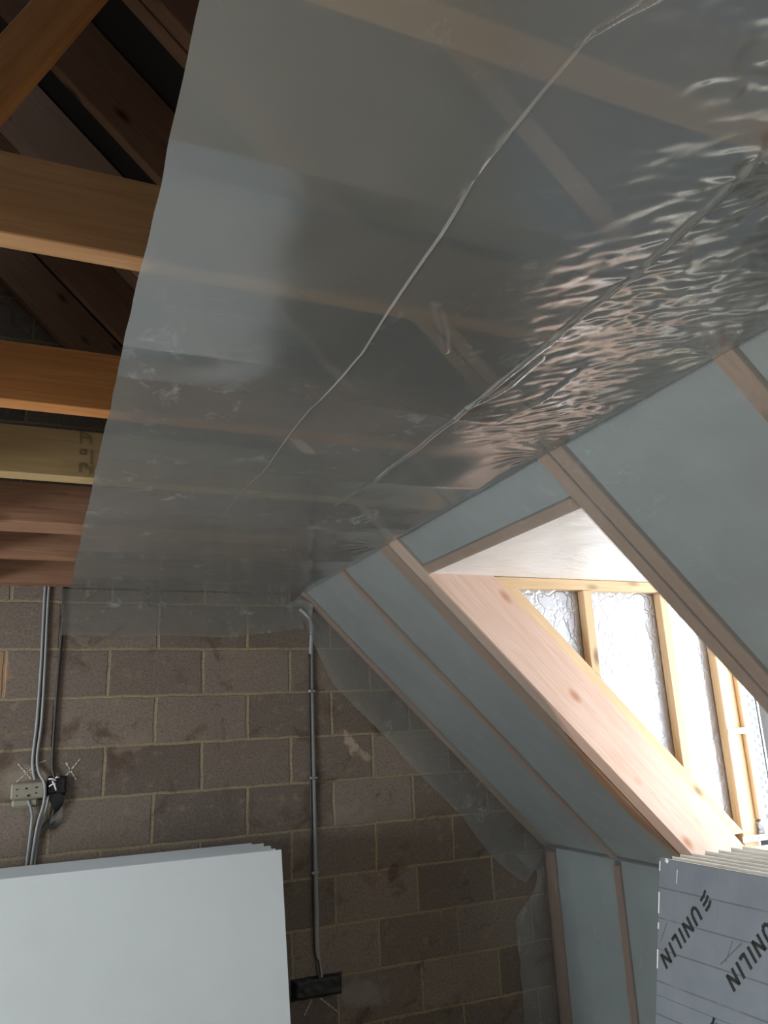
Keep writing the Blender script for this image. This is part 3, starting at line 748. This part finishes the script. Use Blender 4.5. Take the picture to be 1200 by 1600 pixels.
# printed outline arrows and faint marks
faint = []
for ox in (.0, .2535):
    faint += [((.055 * SCL + ox * SCL - .02, -.178 * SCL), (.03 * SCL + ox * SCL - .02, -.235 * SCL), .003)]
    faint += [((.322 * SCL + ox * SCL, -.178 * SCL), (.248 * SCL + ox * SCL, -.245 * SCL), .004)]
faint += [((0, -.379 * SCL), (1.18, -.379 * SCL), .002)]
strokes('faint_print', FR @ Matrix.Translation((0, 0, .0003)), faint, .003, .0002, DARKHOLE, face)
# torn white foil along the far edge of the front board
edge = []
for a, b in ((-.115, -.185), (-.215, -.235), (-.30, -.36), (-.012, -.045)): edge.append(((.002, a), (.002, b), .006))
edge += [((.090, -.03), (.088, -.075), .003), ((.030, -.004), (.044, -.010), .012)]
for e_ in edge: strokes('torn_edge', FR @ Matrix.Translation((0, 0, .0006)), [e_], .006, .0006, FOILW, face)

# ------------------------------------------------------------------ white boards leaning on the gable
la = math.radians(10); BHW = (-.485 - FL) / math.cos(la)
PW = Vector((1.012, 3.555, -.485)); dy = 0
WT = [.050, .050, .050, .050, .050, .050, .050]
xo = [0, -.012, -.018, -.006, -.030, -.012, -.055]
WL = ['white plasterboard sheet filling the lower left, front of the leaning stack', 'second board back in the stack on the block wall, grey green edge',
      'third board back in the stack on the block wall', 'middle board of the stack leaning on the block wall', 'fifth board back, slightly shifted left in the leaning stack',
      'sixth board back in the stack on the block wall', 'rearmost board touching the block wall, set back at its right end']
for k in range(7):
    og = PW + Vector((xo[k], dy, 0))
    fr = frame(og, (1, 0, 0), (0, math.sin(la), math.cos(la)), (0, -math.cos(la), math.sin(la)))
    t = empty('plasterboard_sheet', (og.x - 1.2, og.y - math.sin(la) * BHW, FL))
    th = WT[k] - .002
    jag = [(0, 0), (0, -BHW), (-2.4, -BHW), (-2.4, 0)]
    prism('board_core', fr, jag, -th, -.0015, BOARDE, t, bevel=.001)
    prism('paper_face', fr, jag, -.0015, 0, BOARDW, t, bevel=0)
    tag(t, WL[k], 'plasterboard', 'boards leaning against the block wall')
    dy += WT[k] / math.cos(la)

# ------------------------------------------------------------------ cables and boxes on the gable
yc = YW - .008
def w(px, pz, o=0): return (px, yc - o, pz)
tb = tube('wall_cable', [w(.012, .74), w(.012, .62), w(.018, .35), w(.020, .10), w(.012, -.05), w(.024, -.12, .01), w(.05, -.17, .028), w(.052, -.25, .03), w(.03, -.36, .012), w(.012, -.60, .004)], .006, CABLE)
tag(tb, 'grey cable on the block wall in front of the ivory box', 'cable', 'grey cables at the left')
tb = tube('wall_cable', [w(-.005, .74), w(-.004, .62), w(.001, .35), w(.000, .10), w(-.006, -.05), w(.0, -.115), w(.01, -.15)], .006, CABLE)
tag(tb, 'grey cable running down the block wall into the top of the ivory box', 'cable', 'grey cables at the left')
tb = tube('wall_cable', [w(-.012, -.235, .012), w(.004, -.28, .012), w(.008, -.34, .005), w(-.006, -.60, .003)], .006, CABLE)
tag(tb, 'short grey cable coming out below the ivory box, left of the pair', 'cable', 'grey cables at the left')
tb = tube('wall_cable', [w(.072, -.22, .008), w(.060, -.30, .004), w(.036, -.38, .003), w(.030, -.60, .003)], .005, CABLE)
tag(tb, 'thin grey cable behind the torn black tape below the left box', 'cable', 'grey cables at the left')
tb = tube('wall_cable', [w(.078, .74), w(.082, .50), w(.078, .30), w(.076, .05), w(.078, -.09), w(.092, -.15, .01)], .0065, CABLED)
tag(tb, 'black cable running down the block wall to the black taped box', 'cable')
# ivory socket box
t = empty('socket_box', (.0, yc, -.225))
box('box_shell', (-.085, yc - .026, -.228), (.052, yc + .006, -.160), IVORY, t, bevel=.006)
box('plaster_smear', (-.080, yc - .012, -.265), (.030, yc + .006, -.226), IVORY, t, bevel=.010)
hs = frame((0, yc - .0262, 0), (1, 0, 0), (0, 0, 1), (0, -1, 0))
for hx, hz, hr in ((-.060, -.186, .0045), (-.022, -.184, .0055), (.018, -.182, .0055), (.018, -.206, .0045), (-.012, -.214, .007), (-.060, -.212, .004)):
    prism('screw_hole', frame((hx, yc - .0262, hz), (1, 0, 0), (0, 0, 1), (0, -1, 0)), [(hr * math.cos(q * math.pi / 4), hr * .7 * math.sin(q * math.pi / 4)) for q in range(8)], 0, .0012, TAPE, t, bevel=0)
tag(t, 'ivory plastic wall box with screw holes at the left on the block wall', 'electrical box')
def taped(name, pts, y0, lab, cat, amp=.006):
    """a patch of black tape moulded over a box"""
    (x0, z0), (x1, z1) = pts
    def f(u, v):
        x = x0 + (x1 - x0) * u + .006 * noise.noise(Vector((u, v * 6, 1))); z = z0 + (z1 - z0) * v + .008 * noise.noise(Vector((u * 4, v, 5))) - .012 * (u - .5) * 0
        e = min(1, min(u, 1 - u) / .10) * min(1, min(v, 1 - v) / .16)
        return (x, y0 - .026 * e + amp * noise.noise(Vector((x * 35, z * 35, 3))) * e, z)
    o = grid_mesh(name, f, rng(0, 1, .03), rng(0, 1, .06), TAPE, WORLD)
    return tag(o, lab, cat)
o = taped('taped_box', ((.062, -.225), (.142, -.140)), yc + .005, 'small box wrapped in torn black tape beside the ivory box', 'electrical box')
for k, (ax, az, bx_, bz) in enumerate(((.066, -.150, .096, -.158), (.070, -.182, .096, -.172), (.082, -.160, .100, -.200), (.094, -.148, .108, -.146))):
    tube('white_wire', [w(ax, az, .026), w((ax + bx_) / 2, (az + bz) / 2 + .004, .034), w(bx_, bz, .027)], .0032, UPVC, o)
# torn tape tail
def tail(u, v):
    z = -.215 - .155 * v; xm = .098 + .03 * math.sin(v * 3.0) - .045 * v; hw = .022 * (1 - v) ** .6 + .003 + .008 * math.sin(v * 9)
    return (xm + (u - .5) * 2 * max(.003, hw), yc - .014 - .008 * math.sin(v * 6 + u), z)
tl_ = grid_mesh('tape_tail', tail, rng(0, 1, .12), rng(0, 1, .05), TAPE, WORLD, o); tl_['label'] = 'torn strip of black tape hanging down'
def lab_(u, v): return (.098 + .035 * u - .02 * v * (1 - u), yc - .004 - .006 * math.sin(v * 3), -.225 - (.14 - .03 * u) * v)
sc_ = grid_mesh('clear_tape_scrap', lab_, rng(0, 1, .1), rng(0, 1, .05), SHEET_ST, WORLD, o)

# conduit cable on the right and its taped box
tb = tube('wall_cable', [w(1.255, .640, .012), w(1.290, .610, .012), w(1.322, .560, .006), w(1.318, .40), w(1.317, .207), w(1.318, -.1), w(1.318, -.5), w(1.319, -.85), w(1.318, -1.00), w(1.326, -1.08), w(1.332, -1.135, .012)], .0115, CABLE, flat_=.6)
tag(tb, 'grey cable in a long straight run down the middle of the block wall', 'cable')
tb2 = tube('wall_cable', [w(1.306, .40, .006), w(1.302, .207, .006), w(1.300, -.1, .006), w(1.301, -.5, .006), w(1.302, -.98, .006), w(1.322, -1.07, .010), w(1.328, -1.13, .014)], .004, CABLED)
tag(tb2, 'thin dark wire beside the long grey cable down to the black taped box', 'cable')
for cz in (.207, -.225, -.67):
    n_ = empty('cable_clip', (1.302, yc, cz)); box('clip_band', (1.296, yc - .013, cz - .004), (1.334, yc - .001, cz + .004), CABLE, n_, bevel=.001)
    prism('nail', frame((1.300, yc - .013, cz), (1, 0, 0), (0, 0, 1), (0, -1, 0)), [(.007 * math.cos(q * math.pi / 5), .007 * math.sin(q * math.pi / 5)) for q in range(10)], 0, .004, STEELNAIL if cz > 0 else CABLE, n_, bevel=0)
    tag(n_, {.207: 'bright nail clip high on the long grey cable', -.225: 'cable clip halfway down the long grey cable', -.67: 'lowest cable clip on the long grey cable'}[cz], 'cable clip')
def hang(u, v):                                     # tatter of polythene where that cable meets the ceiling
    a = .55 * math.pi * v
    x = 1.175 + .145 * u; z = .655 + .03 * math.sin(u * 3.0) - .05 * v - .055 * max(0, u - .75) / .25 * v
    return (x, 3.995 - .02 * math.sin(v * 3 + u * 2), z)
hg = grid_mesh('torn_tatter', hang, rng(0, 1, .05), rng(0, 1, .1), SHEET_ST, WORLD, sheet)
o = taped('taped_box', ((1.186, -1.222), (1.442, -1.128)), yc + .005, 'wide box covered in black tape at the foot of the long grey cable', 'electrical box', .008)

# chalk marks on the wall
def chalk(segs, lab):
    segs2 = []
    for (a, b), (c_, d) in segs:
        n = 5
        for k in range(n):
            p = (a + (c_ - a) * k / n, b + (d - b) * k / n); q = (a + (c_ - a) * (k + .8) / n, b + (d - b) * (k + .8) / n)
            segs2.append((p, q, .005 + .003 * random.random()))
    m_ = strokes('chalk_mark', frame((0, YW - .0012, 0), (1, 0, 0), (0, 0, 1), (0, -1, 0)), segs2, .006, .0011, CHALK)
    tag(m_, lab, 'chalk mark', 'white chalk crosses on the block wall')
chalk([((-.065, -.078), (-.005, -.148)), ((.01, -.085), (-.070, -.160)), ((.005, -.085), (.05, -.07)), ((-.012, -.12), (.02, -.10))], 'white chalk cross on the block wall above the ivory box')
chalk([((.135, -.085), (.185, -.165)), ((.195, -.072), (.135, -.145))], 'white chalk cross on the block wall right of the small taped box')
chalk([((1.33, -1.225), (1.42, -1.30))], 'right slanting chalk stroke on the wall below the wide taped box')
chalk([((1.29, -1.225), (1.25, -1.29))], 'left slanting chalk stroke on the wall below the wide taped box')
